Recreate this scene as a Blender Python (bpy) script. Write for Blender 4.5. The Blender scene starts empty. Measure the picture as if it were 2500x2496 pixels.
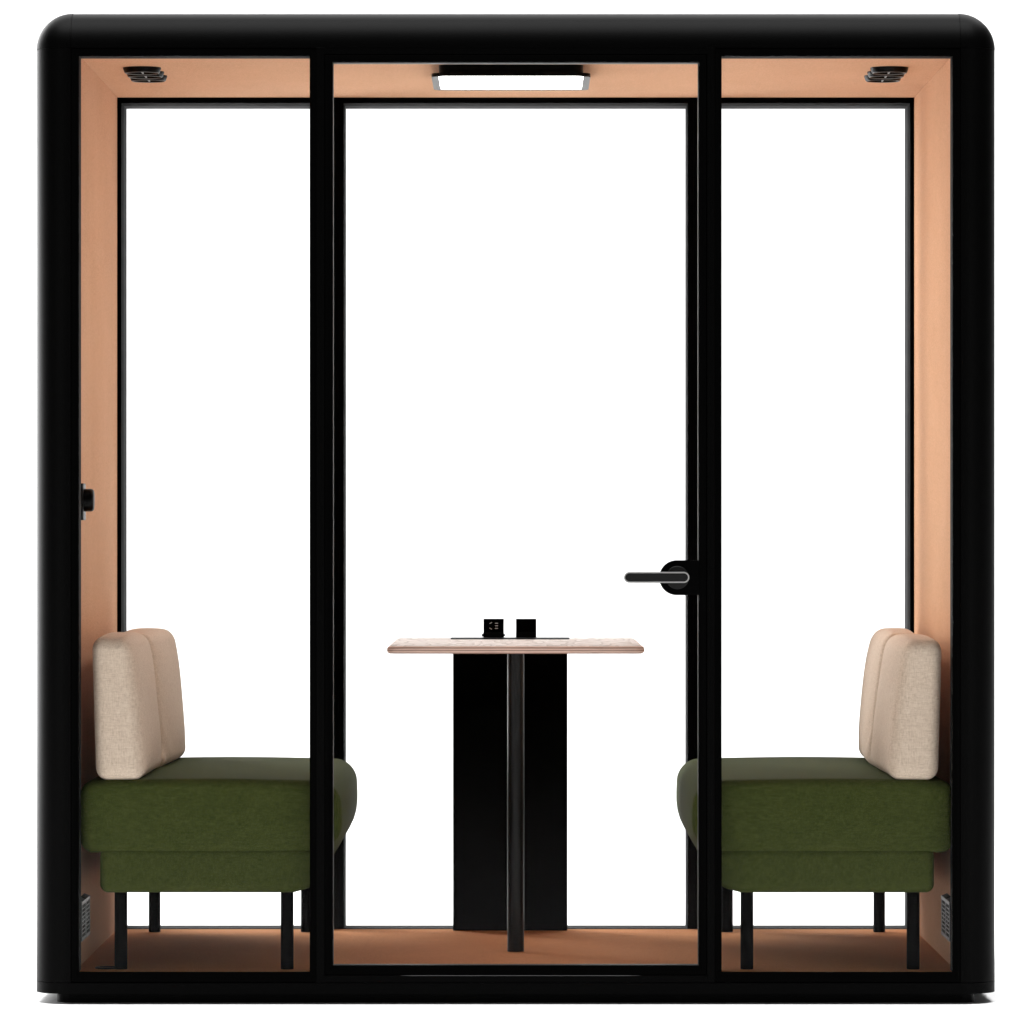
import bpy, bmesh, math, random
from mathutils import Vector, Matrix

# ------------------------------------------------------------------ scene, camera, light
scene = bpy.context.scene
COL = scene.collection
D0 = 13.0                                   # camera distance to the front face of the pod (y = 0)
ZC = 1.08                                   # camera height

cam_d = bpy.data.cameras.new('camera')
cam = bpy.data.objects.new('camera', cam_d)
COL.objects.link(cam)
cam.location = (0, -D0, ZC)
cam.rotation_euler = (math.radians(90), 0, 0)
cam_d.sensor_width = 36
cam_d.sensor_fit = 'HORIZONTAL'
cam_d.lens = 1060 * D0 * 36 / 2500
cam_d.shift_x = -9 / 2500
cam_d.shift_y = 60 / 2500
cam_d.clip_end = 200
scene.camera = cam

world = bpy.data.worlds.new('World')
scene.world = world
world.use_nodes = True
wn, wl = world.node_tree.nodes, world.node_tree.links
bg = wn['Background']
bg.inputs['Color'].default_value = (1, 0.99, 0.98, 1)
bg.inputs['Strength'].default_value = 0.05


def area_lamp(name, loc, target, sx, sy, power, color=(1, 1, 1)):
    d = bpy.data.lights.new(name, 'AREA')
    d.shape = 'RECTANGLE'
    d.size, d.size_y = sx, sy
    d.energy = power
    d.color = color
    o = bpy.data.objects.new(name, d)
    COL.objects.link(o)
    o.location = loc
    o.rotation_euler = (Vector(target) - Vector(loc)).to_track_quat('-Z', 'Y').to_euler()
    return o


area_lamp('softbox_overhead', (0, 6.6, 8.2), (0, 7.6, 0), 13, 8.5, 1250)           # white floor and sweep
area_lamp('softbox_floor_front', (0, -1.1, 8.5), (0, -1.0, 0), 10, 5, 1600)          # front of the floor, front faces
area_lamp('softbox_rear_left', (-4.8, 5.6, 4.0), (0, 0.5, 0.6), 4.0, 3.4, 340)      # rim on the left edge
area_lamp('softbox_left', (-4.7, 4.2, 1.25), (-1.1, 0.1, 1.25), 5.0, 2.2, 300)           # broad rim on the left posts
area_lamp('softbox_front_left', (-6.5, -7.0, 1.1), (0, 0.3, 1.0), 3.0, 1.6, 60)
area_lamp('softbox_front_right', (6.5, -7.0, 1.1), (0, 0.3, 1.0), 3.0, 1.6, 60)

vs = scene.view_settings
vs.view_transform = 'Standard'
vs.look = 'None'
vs.gamma = 1.0
vs.exposure = 0.0
vs.use_curve_mapping = False
scene.cycles.max_bounces = 14
scene.cycles.diffuse_bounces = 6
scene.cycles.transparent_max_bounces = 24
scene.cycles.use_denoising = True

R = math.radians

# ------------------------------------------------------------------ materials


def new_mat(name):
    m = bpy.data.materials.new(name)
    m.use_nodes = True
    nt = m.node_tree
    return m, nt, nt.nodes['Principled BSDF'], nt.nodes, nt.links


def obj_coord(N, L, scale=(1, 1, 1)):
    tc = N.new('ShaderNodeTexCoord')
    mp = N.new('ShaderNodeMapping')
    mp.inputs['Scale'].default_value = scale
    L.new(tc.outputs['Object'], mp.inputs['Vector'])
    return mp.outputs['Vector']


def noise(N, L, vec, scale, detail=3, rough=0.6):
    n = N.new('ShaderNodeTexNoise')
    n.inputs['Scale'].default_value = scale
    n.inputs['Detail'].default_value = detail
    n.inputs['Roughness'].default_value = rough
    L.new(vec, n.inputs['Vector'])
    return n.outputs['Fac']


def ramp(N, L, fac, stops):
    r = N.new('ShaderNodeValToRGB')
    el = r.color_ramp.elements
    while len(el) < len(stops):
        el.new(0.5)
    for e, (p, c) in zip(el, stops):
        e.position = p
        e.color = (*c, 1)
    L.new(fac, r.inputs['Fac'])
    return r.outputs['Color']


def math_node(N, L, op, a, b=None, c=None):
    n = N.new('ShaderNodeMath')
    n.operation = op
    for i, v in enumerate((a, b, c)):
        if v is None:
            continue
        if isinstance(v, (int, float)):
            n.inputs[i].default_value = v
        else:
            L.new(v, n.inputs[i])
    return n.outputs[0]


def bump(N, L, B, height, strength, dist):
    b = N.new('ShaderNodeBump')
    b.inputs['Strength'].default_value = strength
    b.inputs['Distance'].default_value = dist
    L.new(height, b.inputs['Height'])
    L.new(b.outputs['Normal'], B.inputs['Normal'])


def powder_black(name, base, rough, spec, grain=0.25):
    m, nt, B, N, L = new_mat(name)
    v = obj_coord(N, L)
    f = noise(N, L, v, 900, 2)
    L.new(ramp(N, L, f, [(0.3, tuple(base * 0.8 for _ in range(3))), (0.7, tuple(base * 1.25 for _ in range(3)))]),
          B.inputs['Base Color'])
    B.inputs['Roughness'].default_value = rough
    B.inputs['Specular IOR Level'].default_value = spec
    bump(N, L, B, f, grain, 0.0004)
    return m


def plain(name, col, rough, metallic=0.0, spec=0.5):
    m, nt, B, N, L = new_mat(name)
    v = obj_coord(N, L)
    f = noise(N, L, v, 400, 3)
    L.new(ramp(N, L, f, [(0.25, tuple(c * 0.92 for c in col)), (0.75, tuple(min(1, c * 1.06) for c in col))]),
          B.inputs['Base Color'])
    B.inputs['Roughness'].default_value = rough
    B.inputs['Metallic'].default_value = metallic
    B.inputs['Specular IOR Level'].default_value = spec
    return m


def felt(name, c0, c1, sheen=0.0):
    m, nt, B, N, L = new_mat(name)
    v = obj_coord(N, L)
    fine = noise(N, L, v, 300, 5, 0.8)
    big = noise(N, L, v, 3.0, 3)
    f = math_node(N, L, 'MULTIPLY_ADD', big, 0.10, math_node(N, L, 'MULTIPLY', fine, 0.90))
    L.new(ramp(N, L, f, [(0.40, c0), (0.60, c1)]), B.inputs['Base Color'])
    B.inputs['Roughness'].default_value = 0.95
    B.inputs['Specular IOR Level'].default_value = 0.05
    B.inputs['Sheen Weight'].default_value = sheen
    B.inputs['Sheen Roughness'].default_value = 0.5
    bump(N, L, B, fine, 0.35, 0.0012)
    return m


def woven(name, c0, c1, c2, sheen=0.3, k=1.0):
    """melange cloth: two stretched noise sets for warp and weft plus speckle"""
    m, nt, B, N, L = new_mat(name)
    warp = noise(N, L, obj_coord(N, L, (420 * k, 420 * k, 60 * k)), 1.0, 3, 0.65)
    weft = noise(N, L, obj_coord(N, L, (60 * k, 90 * k, 520 * k)), 1.0, 3, 0.65)
    speck = noise(N, L, obj_coord(N, L), 160 * k, 4, 0.7)
    blot = noise(N, L, obj_coord(N, L), 9, 3, 0.6)
    f = math_node(N, L, 'ADD', math_node(N, L, 'MULTIPLY', warp, 0.34), math_node(N, L, 'MULTIPLY', weft, 0.34))
    f = math_node(N, L, 'MULTIPLY_ADD', speck, 0.20, f)
    f = math_node(N, L, 'MULTIPLY_ADD', blot, 0.05, math_node(N, L, 'ADD', f, 0.035))
    L.new(ramp(N, L, f, [(0.40, c0), (0.50, c1), (0.60, c2)]), B.inputs['Base Color'])
    B.inputs['Roughness'].default_value = 0.9
    B.inputs['Specular IOR Level'].default_value = 0.1
    B.inputs['Sheen Weight'].default_value = sheen
    B.inputs['Sheen Roughness'].default_value = 0.5
    bump(N, L, B, f, 0.5, 0.0016)
    return m


M = {}
M['shell'] = powder_black('black_powder_coat', 0.0003, 0.42, 0.036)
M['frame'] = powder_black('black_frame_paint', 0.0004, 0.5, 0.015)
M['gasket'] = powder_black('black_rubber_gasket', 0.0004, 0.6, 0.02)
M['plastic'] = powder_black('black_plastic', 0.0012, 0.35, 0.09, 0.1)
M['panel'] = powder_black('matt_black_steel_panel', 0.0004, 0.7, 0.01)
M['tube'] = powder_black('black_tube_paint', 0.003, 0.38, 0.25)
M['leg'] = powder_black('black_leg_paint', 0.0003, 0.55, 0.012)
M['felt'] = felt('orange_felt', (0.56, 0.295, 0.152), (0.79, 0.465, 0.278), 0.09)
M['carpet'] = felt('orange_carpet', (0.58, 0.245, 0.104), (0.83, 0.39, 0.185))
M['green'] = woven('green_wool', (0.020, 0.033, 0.006), (0.044, 0.055, 0.012), (0.076, 0.083, 0.025), 0.0, 1.15)
M['beige'] = woven('beige_wool', (0.54, 0.415, 0.315), (0.67, 0.535, 0.420), (0.76, 0.635, 0.52), 0.05)
M['thread'] = plain('seam_thread', (0.60, 0.46, 0.33), 0.9, 0, 0.1)
M['grey'] = plain('grey_vent_plastic', (0.20, 0.20, 0.20), 0.5)
M['darkgrey'] = plain('dark_grey_plastic', (0.02, 0.02, 0.02), 0.45)
M['alu'] = plain('bare_aluminium', (0.75, 0.75, 0.76), 0.3, 1.0)
M['chrome'] = plain('polished_chrome', (0.62, 0.615, 0.60), 0.28, 0.85)
M['inlay'] = powder_black('dark_satin_inlay', 0.004, 0.35, 0.25, 0.1)
M['mark'] = plain('light_grey_contact', (0.85, 0.85, 0.83), 0.5)
M['liner'] = plain('dark_glazing_liner', (0.008, 0.008, 0.008), 0.8, 0, 0.02)  # darker tone set for the near half of the rear reveals
M['liner_pale'] = plain('grey_glazing_liner', (0.034, 0.034, 0.035), 0.8, 0, 0.04)  # grey stands in for light grazing the black window reveals
M['lampframe'] = plain('grey_lamp_frame', (0.065, 0.065, 0.066), 0.55)
M['white'] = plain('white_studio_paper', (0.90, 0.90, 0.90), 0.95, 0, 0.0)

m, nt, B, N, L = new_mat('clear_glass')
N.remove(B)
tr = N.new('ShaderNodeBsdfTransparent')
tr.inputs['Color'].default_value = (0.992, 0.994, 0.993, 1)
gl = N.new('ShaderNodeBsdfGlossy')
gl.inputs['Roughness'].default_value = 0.02
fr = N.new('ShaderNodeFresnel')
fr.inputs['IOR'].default_value = 1.10
mx = N.new('ShaderNodeMixShader')
L.new(fr.outputs['Fac'], mx.inputs['Fac'])
L.new(tr.outputs[0], mx.inputs[1])
L.new(gl.outputs[0], mx.inputs[2])
L.new(mx.outputs[0], N['Material Output'].inputs['Surface'])
M['glass'] = m

m, nt, B, N, L = new_mat('lit_lamp_diffuser')
B.inputs['Base Color'].default_value = (0.9, 0.9, 0.9, 1)
B.inputs['Emission Color'].default_value = (1.0, 0.985, 0.96, 1)
B.inputs['Emission Strength'].default_value = 13.0
M['diffuser'] = m


def wood_mat():
    m, nt, B, N, L = new_mat('pale_ash_veneer')
    v = obj_coord(N, L, (4.2, 0.55, 1.0))
    d = N.new('ShaderNodeTexNoise')
    d.inputs['Scale'].default_value = 2.6
    d.inputs['Detail'].default_value = 2
    L.new(v, d.inputs['Vector'])
    rings = math_node(N, L, 'FRACT', math_node(N, L, 'MULTIPLY', d.outputs['Fac'], 9))
    rings = math_node(N, L, 'POWER', rings, 2.2)
    pores = noise(N, L, obj_coord(N, L, (120, 5, 30)), 1.0, 4, 0.7)
    f = math_node(N, L, 'ADD', math_node(N, L, 'MULTIPLY', rings, 0.50), math_node(N, L, 'MULTIPLY', pores, 0.16))
    L.new(ramp(N, L, f, [(0.06, (0.66, 0.60, 0.56)), (0.3, (0.58, 0.51, 0.47)), (0.60, (0.36, 0.29, 0.25))]),
          B.inputs['Base Color'])
    B.inputs['Roughness'].default_value = 0.5
    B.inputs['Specular IOR Level'].default_value = 0.4
    return m


def ply_mat():
    m, nt, B, N, L = new_mat('plywood_edge')
    v = obj_coord(N, L)
    sp = N.new('ShaderNodeSeparateXYZ')
    L.new(v, sp.inputs[0])
    wob = noise(N, L, obj_coord(N, L, (14, 14, 200)), 1.0, 3)
    t = math_node(N, L, 'MULTIPLY_ADD', wob, 0.0016, sp.outputs['Z'])
    s = math_node(N, L, 'SINE', math_node(N, L, 'MULTIPLY', t, 2 * math.pi / 0.0062))
    f = math_node(N, L, 'MULTIPLY_ADD', s, 0.5, 0.5)
    L.new(ramp(N, L, f, [(0.15, (0.34, 0.20, 0.15)), (0.6, (0.70, 0.48, 0.39)), (1.0, (0.78, 0.55, 0.46))]),
          B.inputs['Base Color'])
    B.inputs['Roughness'].default_value = 0.6
    return m


M['wood'] = wood_mat()
M['ply'] = ply_mat()

# ------------------------------------------------------------------ mesh helpers


def obj(name, bm, mat, parent=None, origin=None, smooth=None):
    """link a bmesh (world coordinates) as one mesh object; origin defaults to the root's location"""
    me = bpy.data.meshes.new(name)
    if origin is None:
        p = parent
        origin = Vector((0, 0, 0))
        while p is not None:
            origin += p.location
            p = p.parent
    origin = Vector(origin)
    bmesh.ops.translate(bm, verts=bm.verts, vec=-origin)
    bmesh.ops.recalc_face_normals(bm, faces=bm.faces)
    if smooth is not None:
        lim = R(smooth)
        for f in bm.faces:
            f.smooth = True
        for e in bm.edges:
            if len(e.link_faces) == 2:
                e.smooth = e.calc_face_angle(0) < lim
    bm.to_mesh(me)
    bm.free()
    if isinstance(mat, (list, tuple)):
        for q in mat:
            me.materials.append(q)
    else:
        me.materials.append(mat)
    o = bpy.data.objects.new(name, me)
    COL.objects.link(o)
    if parent is not None:
        o.parent = parent
    else:
        o.location = origin
    return o


def part(name, bm, mat, parent, smooth=None):
    return obj(name, bm, mat, parent, None, smooth)


def thing(name, label, cat, loc, group=None):
    o = bpy.data.objects.new(name, None)
    COL.objects.link(o)
    o.location = loc
    o.empty_display_size = 0.1
    o['label'] = label
    o['category'] = cat
    if group:
        o['group'] = group
    return o


def add_box(bm, x0, x1, y0, y1, z0, z1, bevel=0.0, seg=2):
    b = bmesh.new()
    bmesh.ops.create_cube(b, size=1.0)
    for v in b.verts:
        v.co = Vector(((x0 + x1) / 2 + v.co.x * (x1 - x0), (y0 + y1) / 2 + v.co.y * (y1 - y0),
                       (z0 + z1) / 2 + v.co.z * (z1 - z0)))
    if bevel:
        bmesh.ops.bevel(b, geom=b.edges[:], offset=bevel, segments=seg, profile=0.5, affect='EDGES')
    merge(bm, b)


def merge(bm, b):
    vm = {v: bm.verts.new(v.co) for v in b.verts}
    for f in b.faces:
        try:
            nf = bm.faces.new([vm[v] for v in f.verts])
            nf.smooth = f.smooth
            nf.material_index = f.material_index
        except ValueError:
            pass
    b.free()


def box(*a, **k):
    bm = bmesh.new()
    add_box(bm, *a, **k)
    return bm


def prism(pts, axis, a0, a1, bevel=0.0, seg=2):
    """extrude a closed 2-D outline along an axis. axis 'x': pts are (y, z); 'y': (x, z); 'z': (x, y)"""
    b = bmesh.new()

    def co(p, t):
        return {'x': (t, p[0], p[1]), 'y': (p[0], t, p[1]), 'z': (p[0], p[1], t)}[axis]
    va = [b.verts.new(co(p, a0)) for p in pts]
    vb = [b.verts.new(co(p, a1)) for p in pts]
    n = len(pts)
    b.faces.new(va)
    b.faces.new(vb[::-1])
    for i in range(n):
        b.faces.new((va[i], vb[i], vb[(i + 1) % n], va[(i + 1) % n]))
    if bevel:
        ed = [e for e in b.edges if (e.verts[0] in va) == (e.verts[1] in va)]
        bmesh.ops.bevel(b, geom=ed, offset=bevel, segments=seg, profile=0.5, affect='EDGES')
    return b


def arc(cx, cy, r, d0, d1, n=18):
    return [(cx + r * math.cos(R(d0 + (d1 - d0) * i / n)), cy + r * math.sin(R(d0 + (d1 - d0) * i / n)))
            for i in range(n + 1)]


def round_rect(x0, x1, y0, y1, r, n=12):
    return (arc(x1 - r, y1 - r, r, 0, 90, n) + arc(x0 + r, y1 - r, r, 90, 180, n)
            + arc(x0 + r, y0 + r, r, 180, 270, n) + arc(x1 - r, y0 + r, r, 270, 360, n))


def lathe(bm, profile, n, matrix):
    """profile: (radius, height) list, revolved round local Z then placed by matrix"""
    rings = []
    for r, h in profile:
        if r < 1e-6:
            rings.append([bm.verts.new(matrix @ Vector((0, 0, h)))])
        else:
            rings.append([bm.verts.new(matrix @ Vector((r * math.cos(2 * math.pi * i / n),
                                                        r * math.sin(2 * math.pi * i / n), h))) for i in range(n)])
    for a, b in zip(rings, rings[1:]):
        for i in range(n):
            j = (i + 1) % n
            if len(a) == 1 and len(b) == 1:
                continue
            if len(a) == 1:
                bm.faces.new((a[0], b[i], b[j]))
            elif len(b) == 1:
                bm.faces.new((a[i], b[0], a[j]))
            else:
                bm.faces.new((a[i], b[i], b[j], a[j]))


def tube(x, y, z0, z1, r, n=32):
    bm = bmesh.new()
    lathe(bm, [(0, z0), (r - 0.001, z0), (r, z0 + 0.001), (r, z1), (0, z1)], n, Matrix.Translation((x, y, 0)))
    return bm


def ring_frame(ox0, ox1, oz0, oz1, ix0, ix1, iz0, iz1, y0, y1, bevel=0.0012):
    """rectangular frame with an opening, mitred, y0 .. y1 deep"""
    b = bmesh.new()
    O = [(ox0, oz0), (ox1, oz0), (ox1, oz1), (ox0, oz1)]
    I = [(ix0, iz0), (ix1, iz0), (ix1, iz1), (ix0, iz1)]
    of, of2 = [b.verts.new((x, y0, z)) for x, z in O], [b.verts.new((x, y1, z)) for x, z in O]
    nf, nf2 = [b.verts.new((x, y0, z)) for x, z in I], [b.verts.new((x, y1, z)) for x, z in I]
    front_inner = []
    for i in range(4):
        j = (i + 1) % 4
        b.faces.new((of[i], of[j], nf[j], nf[i]))
        b.faces.new((of2[j], of2[i], nf2[i], nf2[j]))
        b.faces.new((of[j], of[i], of2[i], of2[j]))
        b.faces.new((nf[i], nf[j], nf2[j], nf2[i]))
    if bevel:
        ed = [e for e in b.edges if {e.verts[0], e.verts[1]} <= set(nf) or {e.verts[0], e.verts[1]} <= set(of)
              or {e.verts[0], e.verts[1]} <= set(nf2)]
        bmesh.ops.bevel(b, geom=ed, offset=bevel, segments=2, profile=0.5, affect='EDGES')
    return b


def soft_block(x0, x1, y0, y1, z0, z1, r, cuts=30, warp=None):
    """rounded block on an even grid, then warped by a function of the point (u, v, w in -1 .. 1)"""
    b = bmesh.new()
    bmesh.ops.create_cube(b, size=2.0)
    bmesh.ops.subdivide_edges(b, edges=b.edges[:], cuts=cuts, use_grid_fill=True)
    h = Vector(((x1 - x0) / 2, (y1 - y0) / 2, (z1 - z0) / 2))
    c = Vector(((x1 + x0) / 2, (y1 + y0) / 2, (z1 + z0) / 2))
    rs = min(r, min(h) * 0.98)
    for v in b.verts:
        u = v.co.copy()
        p = Vector()
        for k in range(3):
            # pack grid lines towards the rounded borders
            t = u[k]
            inner = h[k] - rs
            flat = 0.62
            if abs(t) <= flat:
                p[k] = t / flat * inner
            else:
                p[k] = math.copysign(inner + (abs(t) - flat) / (1 - flat) * rs, t)
        q = Vector(max(-(h[k] - rs), min(h[k] - rs, p[k])) for k in range(3))
        d = p - q
        if d.length > 1e-9:
            m_ = max(abs(d[0]), abs(d[1]), abs(d[2]))
            n_ax = sum(1 for k in range(3) if abs(abs(u[k]) - 1) < 1e-6)
            p = q + d.normalized() * rs
        w = Vector(p[k] / h[k] for k in range(3))
        v.co = p + c
        if warp:
            v.co = warp(v.co.copy(), w)
    return b


def sstep(a, b, t):
    t = max(0.0, min(1.0, (t - a) / (b - a)))
    return t * t * (3 - 2 * t)


# ------------------------------------------------------------------ the setting: white studio sweep
prof = [(-22, 0), (8, 0)] + arc(8, 4, 4, -90, 0, 24) + [(12, 10)]
b = bmesh.new()
va = [b.verts.new((-16, y, z)) for y, z in prof]
vb = [b.verts.new((16, y, z)) for y, z in prof]
for i in range(len(prof) - 1):
    b.faces.new((va[i], vb[i], vb[i + 1], va[i + 1]))
sweep = obj('studio_backdrop', b, M['white'], None, (0, 0, 0), 60)
for f in sweep.data.polygons:
    if f.normal.z < -0.01:
        sweep.data.flip_normals()
        break
sweep['kind'] = 'structure'
sweep['label'] = 'seamless white floor and backdrop the pod stands on'

# ------------------------------------------------------------------ the pod
W, RR, TOP, DEP = 1.110, 0.085, 2.2888, 1.62
XF, ZF = W - RR, TOP - RR          # where the rounded edges begin
pod = thing('office_pod', 'black rounded office pod with glass front and orange felt lining, standing on the white floor',
            'office pod', (0, 0.8, 0))
G = 0.0007                          # half width of the seams


def quarter(c0, c1, sx, sy, r=RR):
    """solid quarter-round outline about (c0, c1), bulging towards sx, sy"""
    a = {(1, 1): 0, (-1, 1): 90, (-1, -1): 180, (1, -1): 270}[(sx, sy)]
    return [(c0, c1)] + arc(c0, c1, r, a, a + 90, 28)


# rounded top edges
for yc, sy in ((RR, -1), (DEP - RR, 1)):
    bm = prism(quarter(yc, ZF, sy, 1), 'x', -XF + G, XF - G)
    part('roof_edge', bm, M['shell'], pod, 40)
for sx in (-1, 1):
    bm = prism(quarter(sx * XF, ZF, sx, 1), 'y', RR + G, DEP - RR - G)
    part('roof_edge', bm, M['shell'], pod, 40)
    for yc, sy in ((RR, -1), (DEP - RR, 1)):
        # corner cap: an eighth of a ball
        bm = bmesh.new()
        n = 24
        grid = []
        for i in range(n + 1):
            th = R(90 * i / n)
            row = []
            for j in range(n + 1):
                ph = R(90 * j / n)
                row.append(bm.verts.new((sx * (XF + G) + sx * RR * math.cos(th) * math.cos(ph),
                                         yc + sy * RR * math.cos(th) * math.sin(ph), ZF + G + RR * math.sin(th))))
            grid.append(row)
        for i in range(n):
            for j in range(n):
                bm.faces.new((grid[i][j], grid[i][j + 1], grid[i + 1][j + 1], grid[i + 1][j]))
        bmesh.ops.remove_doubles(bm, verts=bm.verts, dist=1e-6)
        cvert = bm.verts.new((sx * (XF + G), yc, ZF + G))
        be = [e for e in bm.edges if e.is_boundary]
        for e in be:
            bm.faces.new((e.verts[0], e.verts[1], cvert))
        # a slightly smaller tongue that runs on into the neighbours, so the seams read as dark grooves
        t = bmesh.new()
        rt = RR - 0.0022
        merge(t, prism(quarter(sx * XF, yc, sx, sy, rt), 'z', ZF - 0.03, ZF + 0.002))
        pts = quarter(yc, ZF, sy, 1, rt)
        merge(t, prism(pts, 'x', sx * (XF + 0.003), sx * (XF - 0.03)))
        pts = quarter(sx * XF, ZF, sx, 1, rt)
        merge(t, prism(pts, 'y', yc - sy * 0.03, yc + sy * 0.003))
        merge(bm, t)
        part('corner_cap', bm, M['shell'], pod, 40)
        # upright rounded post
        bm = prism(quarter(sx * XF, yc, sx, sy), 'z', 0.0495 + G, ZF - G)
        part('corner_post', bm, M['shell'], pod, 40)
    bm = box(sx * 1.0305, sx * W, RR + G, DEP - RR - G, 0.0502, ZF - G)
    part('side_panel', bm, M['shell'], pod)
part('roof_panel', box(-XF, XF, RR + G, DEP - RR - G, ZF - 0.0005, TOP - 0.0004), M['shell'], pod)

# base tray and recessed plinth
part('base_trim', prism(round_rect(-W, W, 0, DEP, RR, 20), 'z', 0.0241, 0.0495 - G, 0.0012), M['shell'], pod, 40)
part('plinth', prism(round_rect(-1.0626, 1.0626, 0.05, DEP - 0.05, 0.035, 10), 'z', 0.0, 0.0242), M['shell'], pod, 40)

# front posts and header that hold the two fixed windows and the door
bm = bmesh.new()
for sx in (-1, 1):
    add_box(bm, sx * 0.4412, sx * 0.4584, 0.0, 0.075, 0.0504, ZF, 0.0006)
    add_box(bm, sx * 0.4300, sx * 0.4660, 0.012, 0.040, 0.0520, 2.2020)
add_box(bm, -0.4411, 0.4411, 0.0005, 0.075, 2.1892, ZF - 0.0002)
add_box(bm, -0.4411, 0.4411, 0.003, 0.075, 0.0504, 0.0665)
add_box(bm, -0.4350, 0.4350, 0.0125, 0.0395, 2.1790, 2.1980)
add_box(bm, -0.4350, 0.4350, 0.0125, 0.0395, 0.0600, 0.0760)
part('front_frame', bm, M['shell'], pod)

for sx in (-1, 1):
    xs = sorted((sx * 1.0243, sx * 0.4586))
    xi = sorted((sx * 1.0066, sx * 0.4745))
    w = part('front_window', ring_frame(xs[0], xs[1], 0.0508, 2.2030, xi[0], xi[1], 0.0743, 2.1847, 0.0015, 0.070),
             M['frame'], pod, 30)
    part('pane', box(xi[0] - 0.004, xi[1] + 0.004, 0.010, 0.0135, 0.0700, 2.189), M['glass'], w)
    part('glazing_liner', ring_frame(xi[0] - 0.001, xi[1] + 0.001, 0.0733, 2.1857, xi[0] + 0.0003, xi[1] - 0.0003, 0.0740, 2.1844,
                                     0.0142, 0.0704, 0), M['liner_pale'], w)  # thin lining added; its grey paints in the light on the reveal

# glazed door
door = part('door', ring_frame(-0.4390, 0.4390, 0.0690, 2.1870, -0.4215, 0.4215, 0.0894, 2.1706, 0.0003, 0.046),
            M['frame'], pod, 30)
part('pane', box(-0.4255, 0.4255, 0.0115, 0.0155, 0.086, 2.174), M['glass'], door)
bm = ring_frame(-0.4216, 0.4216, 0.0893, 2.1707, -0.4204, 0.4204, 0.0903, 2.1694, 0.0160, 0.044, 0.0003)
part('glazing_bead', bm, M['lampframe'], door)  # added grey strip, standing for light caught along the door reveal
# thin grey strip with tapered ends under the door
bm = prism([(-0.265, 0.0664), (-0.235, 0.0659), (0.255, 0.0659), (0.29, 0.0664), (0.26, 0.0670), (-0.24, 0.0670)],
           'y', -0.0012, 0.004)
part('drop_seal', bm, M['lampframe'], door)
# handle: plate, rosette, lever
hz, hx = 0.983, 0.3710
pts = [(0.4235, hz - 0.0403), (0.4235, hz + 0.0403)] + arc(hx, hz, 0.0403, 90, 270, 40)
part('handle_plate', prism(pts, 'y', 0.0012, 0.0112, 0.001), M['gasket'], door, 35)
bm = bmesh.new()
lathe(bm, [(0, 0.0), (0.0264, 0.0), (0.0267, -0.0004), (0.0267, -0.004), (0.0260, -0.0048), (0.0, -0.0048)], 56,
      Matrix.Translation((hx + 0.0015, 0.0012, hz)) @ Matrix.Rotation(R(-90), 4, 'X'))
for v in bm.verts:
    v.co.y = -(v.co.y - 0.0012) + 0.0012 if v.co.y > 0.0012 else v.co.y
part('rosette', bm, M['inlay'], door, 35)


def stadium(x0, x1, zc, r, n=20):
    return arc(x1 - r, zc, r, -90, 90, n) + arc(x0 + r, zc, r, 90, 270, n)


bm = prism(stadium(0.2483, 0.3984, hz + 0.0010, 0.0126), 'y', -0.050, -0.038, 0.0034, 4)
lathe(bm, [(0, -0.004), (0.0095, -0.004), (0.0095, -0.042), (0, -0.042)], 32,
      Matrix.Translation((hx + 0.0015, 0.0, hz)) @ Matrix.Rotation(R(-90), 4, 'X') @ Matrix.Scale(1, 4))
for v in bm.verts:
    if v.co.y > 0.02:
        v.co.y = -v.co.y
part('handle_lever', bm, M['chrome'], door, 35)
bm = prism(stadium(0.2514, 0.3953, hz + 0.0010, 0.0095), 'y', -0.0506, -0.046, 0.0003, 1)
part('lever_inlay', bm, M['inlay'], door, 35)

# felt lining and floor
for sx in (-1, 1):
    part('wall_lining', box(sx * 1.018, sx * 1.0302, 0.0705, 1.4195, 0.0509, 2.2032), M['felt'], pod)
part('ceiling_lining', box(-1.0175, 1.0175, 0.0760, 1.4195, 2.1990, 2.2031), M['felt'], pod)
part('floor_carpet', box(-1.0175, 1.0175, 0.0765, 1.4195, 0.0509, 0.0746), M['carpet'], pod)
bm = bmesh.new()
for sx in (-1, 1):
    xs = sorted((sx * 1.0062, sx * 0.4750))
    add_box(bm, xs[0], xs[1], 0.0142, 0.0762, 0.0735, 0.0746)
add_box(bm, -0.4200, 0.4200, 0.0470, 0.0764, 0.0668, 0.0746)
part('carpet_edge', bm, M['carpet'], pod)

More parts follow.
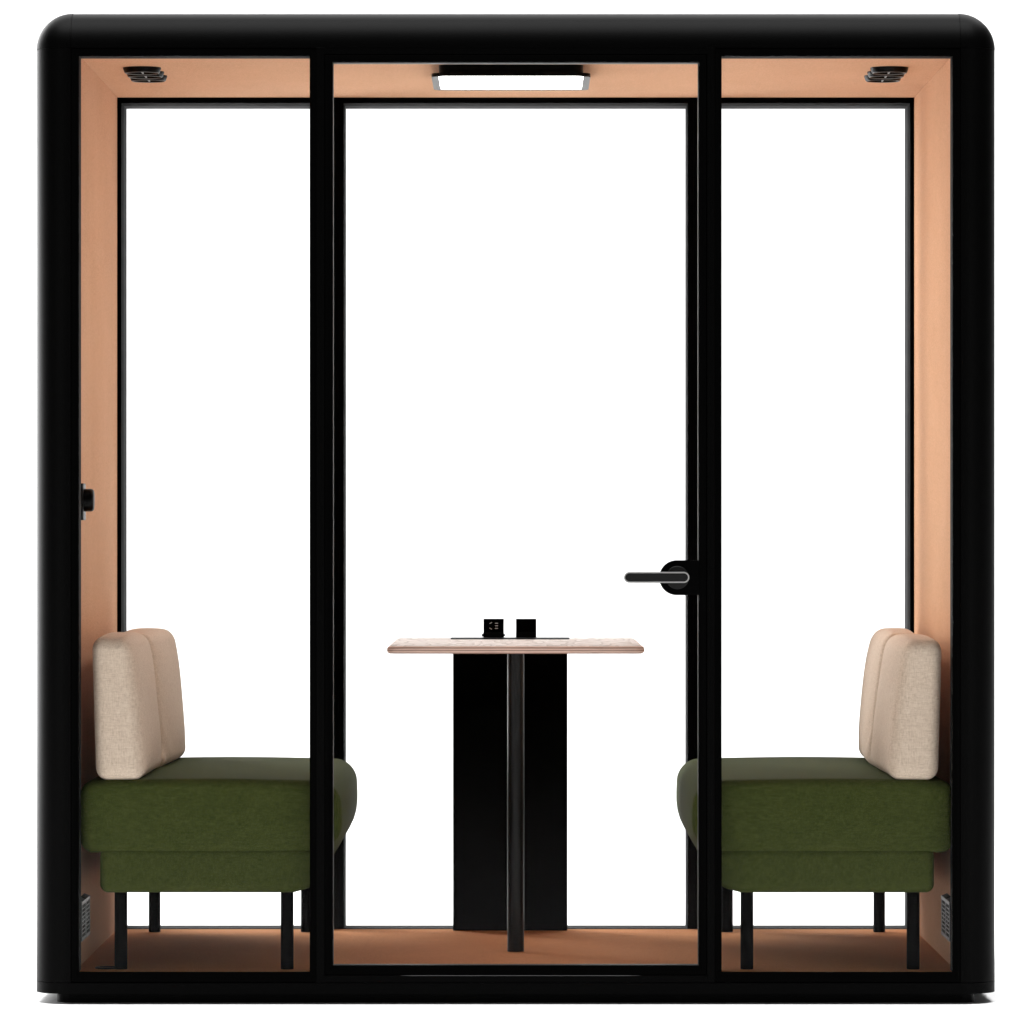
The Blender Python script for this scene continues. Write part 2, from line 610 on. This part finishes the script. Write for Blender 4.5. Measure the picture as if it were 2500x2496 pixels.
# rear wall: three fixed windows between posts
bm = bmesh.new()
for sx in (-1, 1):
    add_box(bm, sx * 0.4470, sx * 0.4980, 1.4260, DEP - 0.006, 0.0504, ZF - 0.0002)
part('rear_frame', bm, M['gasket'], pod)
for x0, x1, i0, i1 in ((-1.0243, -0.4910, -1.0077, -0.5050), (-0.4540, 0.4540, -0.4395, 0.4395), (0.4910, 1.0243, 0.5050, 1.0077)):
    w = part('rear_window', ring_frame(x0, x1, 0.0508, 2.2030, i0, i1, 0.0705, 2.1851, 1.4200, 1.5100), M['frame'], pod, 30)
    part('outer_frame', ring_frame(x0, x1, 0.0508, 2.2030, i0 - 0.0004, i1 + 0.0004, 0.0701, 2.1855, 1.5104, DEP - 0.002),
         M['frame'], w, 30)
    part('glazing_liner', ring_frame(i0 - 0.001, i1 + 0.001, 0.0695, 2.1861, i0 + 0.0003, i1 - 0.0003, 0.0708, 2.1848,
                                     1.4215, 1.5050, 0), M['liner'], w)  # added lining, keeps the near half of the reveal dark
    part('outer_liner', ring_frame(i0 - 0.0012, i1 + 0.0012, 0.0693, 2.1863, i0 + 0.0003, i1 - 0.0003, 0.0708, 2.1848,
                                   1.5115, DEP - 0.004, 0), M['liner_pale'], w)  # added lining, far half coloured paler as if lit
    part('pane', box(i0 - 0.004, i1 + 0.004, 1.5060, 1.5095, 0.067, 2.189), M['glass'], w)

# ceiling light
LX = -0.0112
bm = prism(round_rect(LX - 0.172, LX + 0.172, 0.405, 0.760, 0.03), 'z', 2.1765, 2.1988)
lamp = part('ceiling_light', bm, M['plastic'], pod, 35)
bm = bmesh.new()
o_ = round_rect(LX - 0.1885, LX + 0.1885, 0.366, 0.799, 0.036, 10)
i_ = round_rect(LX - 0.1715, LX + 0.1715, 0.370, 0.768, 0.020, 10)
zt, zb = 2.1765, 2.1680
A = [bm.verts.new((x, y, zt)) for x, y in o_]
Bv = [bm.verts.new((x, y, zb)) for x, y in o_]
Cv = [bm.verts.new((x, y, zb)) for x, y in i_]
Dv = [bm.verts.new((x, y, zb + 0.003)) for x, y in i_]
n = len(o_)
bm.faces.new(A)
for i in range(n):
    j = (i + 1) % n
    for f, g in ((A, Bv), (Bv, Cv), (Cv, Dv)):
        fa = bm.faces.new((f[i], f[j], g[j], g[i]))
        fa.material_index = 0 if f is A else 1
part('light_frame', bm, [M['plastic'], M['lampframe']], lamp, 35)
bm = prism(round_rect(LX - 0.1713, LX + 0.1713, 0.3702, 0.7678, 0.0198, 10), 'z', 2.1686, 2.1705)
part('diffuser', bm, M['diffuser'], lamp)

# round air outlets in the ceiling: three in a row at each end
vent_mesh = None
for sx in (-1, 1):
    for k in range(3):
        vy = 0.497 + 0.118 * k
        vx = sx * 0.8935
        if vent_mesh is None:
            bm = bmesh.new()
            lathe(bm, [(0.0300, 0), (0.0455, 0), (0.0455, -0.003), (0.0425, -0.0115), (0.0408, -0.0130), (0.0392, -0.0128),
                       (0.0382, -0.0110), (0.0375, -0.004)], 56, Matrix.Translation((vx, vy, 2.1988)))
            v = obj('air_outlet', bm, M['plastic'], pod, (vx, vy, 2.1988), 40)
            v.location = Vector((vx, vy, 2.1988)) - pod.location
            bm = bmesh.new()
            lathe(bm, [(0, -0.0025), (0.0385, -0.0025), (0.0385, -0.001), (0, -0.001)], 40, Matrix.Translation((vx, vy, 2.1988)))
            d = obj('duct_plate', bm, M['gasket'], v, (vx, vy, 2.1988), 40)
            bm = bmesh.new()
            add_box(bm, vx - 0.0016, vx + 0.0016, vy - 0.0385, vy + 0.0385, 2.1988 - 0.0118, 2.1988 - 0.0080)
            c = obj('divider', bm, M['grey'], v, (vx, vy, 2.1988))
            bm = bmesh.new()
            lathe(bm, [(0.0408, -0.0130), (0.0401, -0.0140), (0.0392, -0.0128), (0.0399, -0.0126)], 56,
                  Matrix.Translation((vx, vy, 2.1988)))
            e = obj('rim', bm, M['grey'], v, (vx, vy, 2.1988), 60)  # paler ring puts the rim's highlight into the colour
            vent_mesh = (v, d, c, e)
        else:
            v2 = vent_mesh[0].copy()
            COL.objects.link(v2)
            v2.location = Vector((vx, vy, 2.1988)) - pod.location
            for ch in vent_mesh[1:]:
                c2 = ch.copy()
                COL.objects.link(c2)
                c2.parent = v2

# louvred air inlets low on each side wall, two side by side
for sx in (-1, 1):
    for y0 in (0.079, 0.207):
        y1 = y0 + 0.118
        x_w, x_f = sx * 1.0178, sx * 1.0045
        z0, z1 = 0.139, 0.231
        b0 = [(y0, z0), (y1, z0), (y1, z1), (y0, z1)]
        bm = bmesh.new()
        # tapered black surround
        P = [bm.verts.new((x_w, y, z)) for y, z in round_rect(y0 - 0.004, y1 + 0.004, z0 - 0.005, z1 + 0.005, 0.006, 4)]
        Q = [bm.verts.new((x_f + sx * 0.0012, y, z)) for y, z in round_rect(y0, y1, z0, z1, 0.004, 4)]
        for i in range(len(P)):
            j = (i + 1) % len(P)
            bm.faces.new((P[i], P[j], Q[j], Q[i]))
        bm.faces.new(P)
        v = part('wall_vent', bm, M['plastic'], pod, 40)
        bm = bmesh.new()
        xa, xb = sorted((x_f, x_f + sx * 0.0022))
        f = 0.0045
        add_box(bm, xa, xb, y0, y1, z1 - 0.0085, z1, 0.0006)
        add_box(bm, xa, xb, y0, y1, z0, z0 + 0.0075, 0.0006)
        add_box(bm, xa, xb, y0, y0 + f, z0 + 0.0076, z1 - 0.0086)
        add_box(bm, xa, xb, y1 - f, y1, z0 + 0.0076, z1 - 0.0086)
        nsl = 8
        for k in range(1, nsl):
            zz = z0 + 0.0075 + (z1 - z0 - 0.016) * k / nsl
            add_box(bm, xa + 0.0004, xb - 0.0004, y0 + f, y1 - f, zz - 0.0009, zz + 0.0009)
        ym = (y0 + y1) / 2
        zz0 = z0 + 0.0075 + (z1 - z0 - 0.016) * 3.3 / nsl
        zz1 = z0 + 0.0075 + (z1 - z0 - 0.016) * 4.7 / nsl
        add_box(bm, xa + 0.0008, xb - 0.0008, ym - 0.004, ym + 0.004, zz0, zz1)
        part('louvre', bm, M['grey'], v)
        part('vent_back', box(*sorted((x_f + sx * 0.0023, x_f + sx * 0.0070)), y0 + 0.004, y1 - 0.004, z0 + 0.004, z1 - 0.004),
             M['gasket'], v)

# dial on the left wall
bm = box(-1.0178, -1.0060, 0.121, 0.207, 1.116, 1.2015, 0.001)
dial = part('control_dial', bm, M['plastic'], pod, 35)
bm = bmesh.new()
lathe(bm, [(0, 0), (0.0265, 0), (0.0265, 0.016), (0.0255, 0.0195), (0.0235, 0.0218), (0.0205, 0.0228), (0, 0.0234)], 48,
      Matrix.Translation((-1.0062, 0.164, 1.1625)) @ Matrix.Rotation(R(90), 4, 'Y'))
part('knob', bm, M['plastic'], dial, 40)

# cable grommet in the carpet
bm = bmesh.new()
lathe(bm, [(0, 0.0746), (0.031, 0.0746), (0.031, 0.0768), (0.029, 0.0780), (0.022, 0.0780), (0.020, 0.0762), (0, 0.0762)], 48,
      Matrix.Translation((-0.946, 0.112, 0.0002)))
part('floor_grommet', bm, M['plastic'], pod, 40)

# ------------------------------------------------------------------ benches
FLOOR = 0.0746


def make_bench(sx, dx, label):
    """sx = -1: bench against the left wall, +1: against the right wall"""
    X = lambda x: sx * (x + dx)          # x is measured outwards from the middle of the pod
    t = thing('bench', label, 'bench', (X(0.70), 0.72, FLOOR), 'benches facing each other in the pod')
    y0, y1 = 0.047, 1.375

    def profile_at(y):
        """outline of the seat cushion across the bench; the foam hangs lower under the knee edge away from the front"""
        f = sstep(0.12, 0.50, y)
        zb = 0.3465
        low = zb - 0.050 * f
        pts = arc(0.9775, zb + 0.030, 0.0300, -90, 0, 8) + arc(0.9745, 0.4805, 0.0330, 0, 90, 8)
        for k in range(1, 12):                                     # slightly crowned top
            t_ = k / 12
            x_ = 0.9745 + (0.462 - 0.9745) * t_
            pts.append((x_, 0.5135 + 0.0040 * math.sin(math.pi * t_)))
        pts += [(x_, z_) for x_, z_ in arc(0.462, 0.4545, 0.0590, 90, 180, 14)]
        curve = [(0.4020, 0.430), (0.4022, 0.405), (0.4050, 0.382), (0.4115, 0.360), (0.4220, 0.338), (0.4350, 0.317), (0.4480, 0.301),
                 (0.4590, 0.2975), (0.4750, 0.3030), (0.4950, 0.3170), (0.5150, 0.3330), (0.5400, 0.3450)]
        for x_, z_ in curve:
            if z_ < 0.405:
                z_ = 0.405 - (0.405 - z_) * ((0.405 - low) / (0.405 - 0.2965))
                z_ = min(z_, zb) if x_ > 0.47 else z_
            pts.append((x_, z_))
        pts += [(0.60, zb), (0.75, zb), (0.90, zb)]
        return pts

    rr = 0.022
    stations = [(y0 + rr * (1 - math.cos(R(15 * i))), rr * (1 - math.sin(R(15 * i)))) for i in range(7)]
    stations += [(y0 + rr + (y1 - y0 - 2 * rr) * i / 24, 0.0) for i in range(1, 24)]
    stations += [(y1 - rr * (1 - math.cos(R(15 * i))), rr * (1 - math.sin(R(15 * i)))) for i in range(6, -1, -1)]
    bm = bmesh.new()
    rings = []
    for ys, d in stations:
        pts = profile_at(ys)
        cxm, czm = 0.71, 0.43
        ring = []
        n_ = len(pts)
        for i, (x_, z_) in enumerate(pts):
            ax, az = pts[i - 1]
            bx, bz = pts[(i + 1) % n_]
            tx, tz = bx - ax, bz - az
            l_ = math.hypot(tx, tz) or 1
            ring.append(bm.verts.new((X(x_ - tz / l_ * d), ys, z_ + tx / l_ * d)))
        rings.append(ring)
    for r0, r1 in zip(rings, rings[1:]):
        for i in range(len(r0)):
            j = (i + 1) % len(r0)
            bm.faces.new((r0[i], r0[j], r1[j], r1[i]))
    bm.faces.new(rings[0])
    bm.faces.new(rings[-1])
    part('seat_cushion', bm, M['green'], t, 50)

    def base_warp(p, w):
        x, y, z = p
        k = sstep(0.53, 0.455, x)
        z += 0.018 * k * k * max(0.0, -w.z)
        return Vector((X(x), y, z))
    part('seat_base', soft_block(0.455, 0.9625, y0 + 0.006, y1 - 0.006, 0.2535, 0.358, 0.020, 24, base_warp), M['green'], t, 50)
    for lx, ly in ((0.530, 0.0905), (0.9155, 0.0905), (0.530, 1.318), (0.9160, 1.318)):
        part('leg', tube(X(lx), ly, FLOOR, 0.262, 0.0149), M['leg'], t, 40)
    return t


make_bench(-1, 0.0, 'green bench with black legs on the dial side, nearer the floor grommet')
make_bench(1, 0.0062, 'green bench with black legs on the door handle side')


def make_cushion(sx, dx, y0, y1, front, label, seed):
    rnd = random.Random(seed)
    X = lambda x: sx * (x + dx)
    t = thing('back_cushion', label, 'cushion', (X(0.91), (y0 + y1) / 2, 0.5145), 'beige back cushions on the benches')
    ph = [rnd.uniform(0, 6.28) for _ in range(4)]

    def warp(p, w):
        x, y, z = p
        h = (z - 0.512) / 0.345
        # inner face leans back as it rises, wall face stays nearly upright
        if True:
            inner = 0.858 + 0.026 * h + 0.012 * h * h
            outer = 0.972 + 0.010 * h
            if not front:
                turn = (-0.004 + 0.012 * (y - 0.70) / 0.66) if sx > 0 else -0.005 - 0.017 * (y - 0.70) / 0.66
                inner += turn
                outer += turn
            x = inner + (outer - inner) * (w.x * 0.5 + 0.5)
        # belly of the inner face, drawn in towards the seams
        belly = (1 - w.y ** 4) * (1 - w.z ** 4)
        x -= 0.015 * belly * sstep(0.2, 1.0, -w.x)
        z += 0.008 * (1 - w.y * w.y) * sstep(0.3, 1.0, w.z) * (1 - 0.3 * w.x * w.x)
        x += 0.0018 * math.sin(11 * y + ph[0]) * math.sin(14 * z + ph[1]) * sstep(0.2, 1, -w.x)
        # creases that fan out of the lower seam
        m_ = w.y if not front else -w.y
        cr = sstep(-0.45, -1.0, m_) * sstep(0.1, -1.0, w.z) * sstep(0.2, 1.0, -w.x)
        x += 0.004 * cr * math.sin(70 * (z + 0.6 * y) + ph[2])
        return Vector((X(x), y, z))
    part('cushion_body', soft_block(0.856, 0.976, y0, y1, 0.513, 0.8415 if not front else (0.8425 if sx < 0 else 0.8375), 0.031, 34, warp), M['beige'], t, 60)
    return t


make_cushion(-1, 0.0, 0.048, 0.700, True, 'beige cushion at the front of the bench on the dial side', 1)
make_cushion(-1, 0.0, 0.702, 1.362, False, 'beige cushion at the rear of the bench on the dial side', 2)
make_cushion(1, 0.0062, 0.048, 0.700, True, 'beige cushion at the front of the bench on the handle side', 3)
make_cushion(1, 0.0062, 0.702, 1.362, False, 'beige cushion at the rear of the bench on the handle side', 4)

# ------------------------------------------------------------------ table
PX = -0.014
table = thing('meeting_table', 'pale wood table with plywood edge on black pillar and tube, between the benches', 'table',
              (0, 0.80, FLOOR))
ol = round_rect(-0.3030, 0.3030, 0.246, 1.342, 0.030, 10)
bm = bmesh.new()
zt = 0.8198
prof = [(-0.0060, 0.0), (-0.0022, -0.0020), (-0.0004, -0.0055), (0.0, -0.0085), (-0.0006, -0.0120), (-0.0028, -0.0152), (-0.0065, -0.0172)]
cx, cy = 0.0, 0.794


def inset(pts, d):
    out = []
    n = len(pts)
    for i, (x, y) in enumerate(pts):
        ax, ay = pts[i - 1]
        bx, by = pts[(i + 1) % n]
        tx, ty = bx - ax, by - ay
        l = math.hypot(tx, ty) or 1
        nx, ny = ty / l, -tx / l
        out.append((x + nx * d, y + ny * d))
    return out


rings = []
for d, dz in prof:
    rings.append([bm.verts.new((x, y, zt + dz)) for x, y in inset(ol, d)])
fc = bm.faces.new(rings[0])
fc.material_index = 0
fc = bm.faces.new(rings[-1])
fc.material_index = 1
for k, (a_, b_) in enumerate(zip(rings, rings[1:])):
    for i in range(len(a_)):
        j = (i + 1) % len(a_)
        f_ = bm.faces.new((a_[i], a_[j], b_[j], b_[i]))
        f_.material_index = 1
part('tabletop', bm, [M['wood'], M['ply']], table, 50)
part('pillar', box(PX - 0.1455, PX + 0.1455, 1.364, 1.408, FLOOR, 0.8010, 0.0015), M['panel'], table)
bm = box(PX - 0.120, PX + 0.120, 1.22, 1.3645, 0.7750, 0.8020)
part('pillar_bracket', bm, M['panel'], table)
part('leg', tube(0, 0.645, FLOOR, 0.8024, 0.0203, 48), M['tube'], table, 40)
bm = box(PX - 0.1492, PX + 0.1492, 1.150, 1.300, zt, zt + 0.0030, 0.0008)
part('cable_tray', bm, M['plastic'], table)
for k, sxx in enumerate((-0.0557, 0.0264)):
    bm = bmesh.new()
    add_box(bm, sxx - 0.0256, sxx + 0.0256, 1.244, 1.292, zt + 0.0032, 0.8694, 0.0008)
    s = part('power_socket', bm, M['panel'], table)
    part('socket_foot', box(sxx - 0.0258, sxx + 0.0258, 1.2425, 1.2925, zt + 0.0030, zt + 0.0166), M['plastic'], s)
    if k == 0:
        bm = bmesh.new()

        def slot(cx_, cz_, ln, ang):
            b2 = bmesh.new()
            add_box(b2, -ln / 2, ln / 2, 1.2434, 1.2446, -0.0007, 0.0007)
            for v in b2.verts:
                x_, z_ = v.co.x, v.co.z
                v.co.x = cx_ + x_ * math.cos(ang) - z_ * math.sin(ang)
                v.co.z = cz_ + x_ * math.sin(ang) + z_ * math.cos(ang)
            merge(bm, b2)
        u = 0.0512 / 235
        fx = lambda px: sxx - 0.0256 + (px - 487) * u
        fz = lambda py: 0.8694 - (py - 152) * u
        slot(fx(571), fz(198), 32 * u, R(30))
        slot(fx(571), fz(263), 32 * u, R(-30))
        for yy in (201, 230, 260):
            slot(fx(638), fz(yy), 35 * u, 0)
        part('socket_slots', bm, M['mark'], s)
        for side in (-1, 1):
            bm = bmesh.new()
            add_box(bm, sxx + side * 0.0258, sxx + side * 0.0288, 1.262, 1.268, 0.8255, 0.8315, 0.0008)
            part('side_catch', bm, M['plastic'], s)
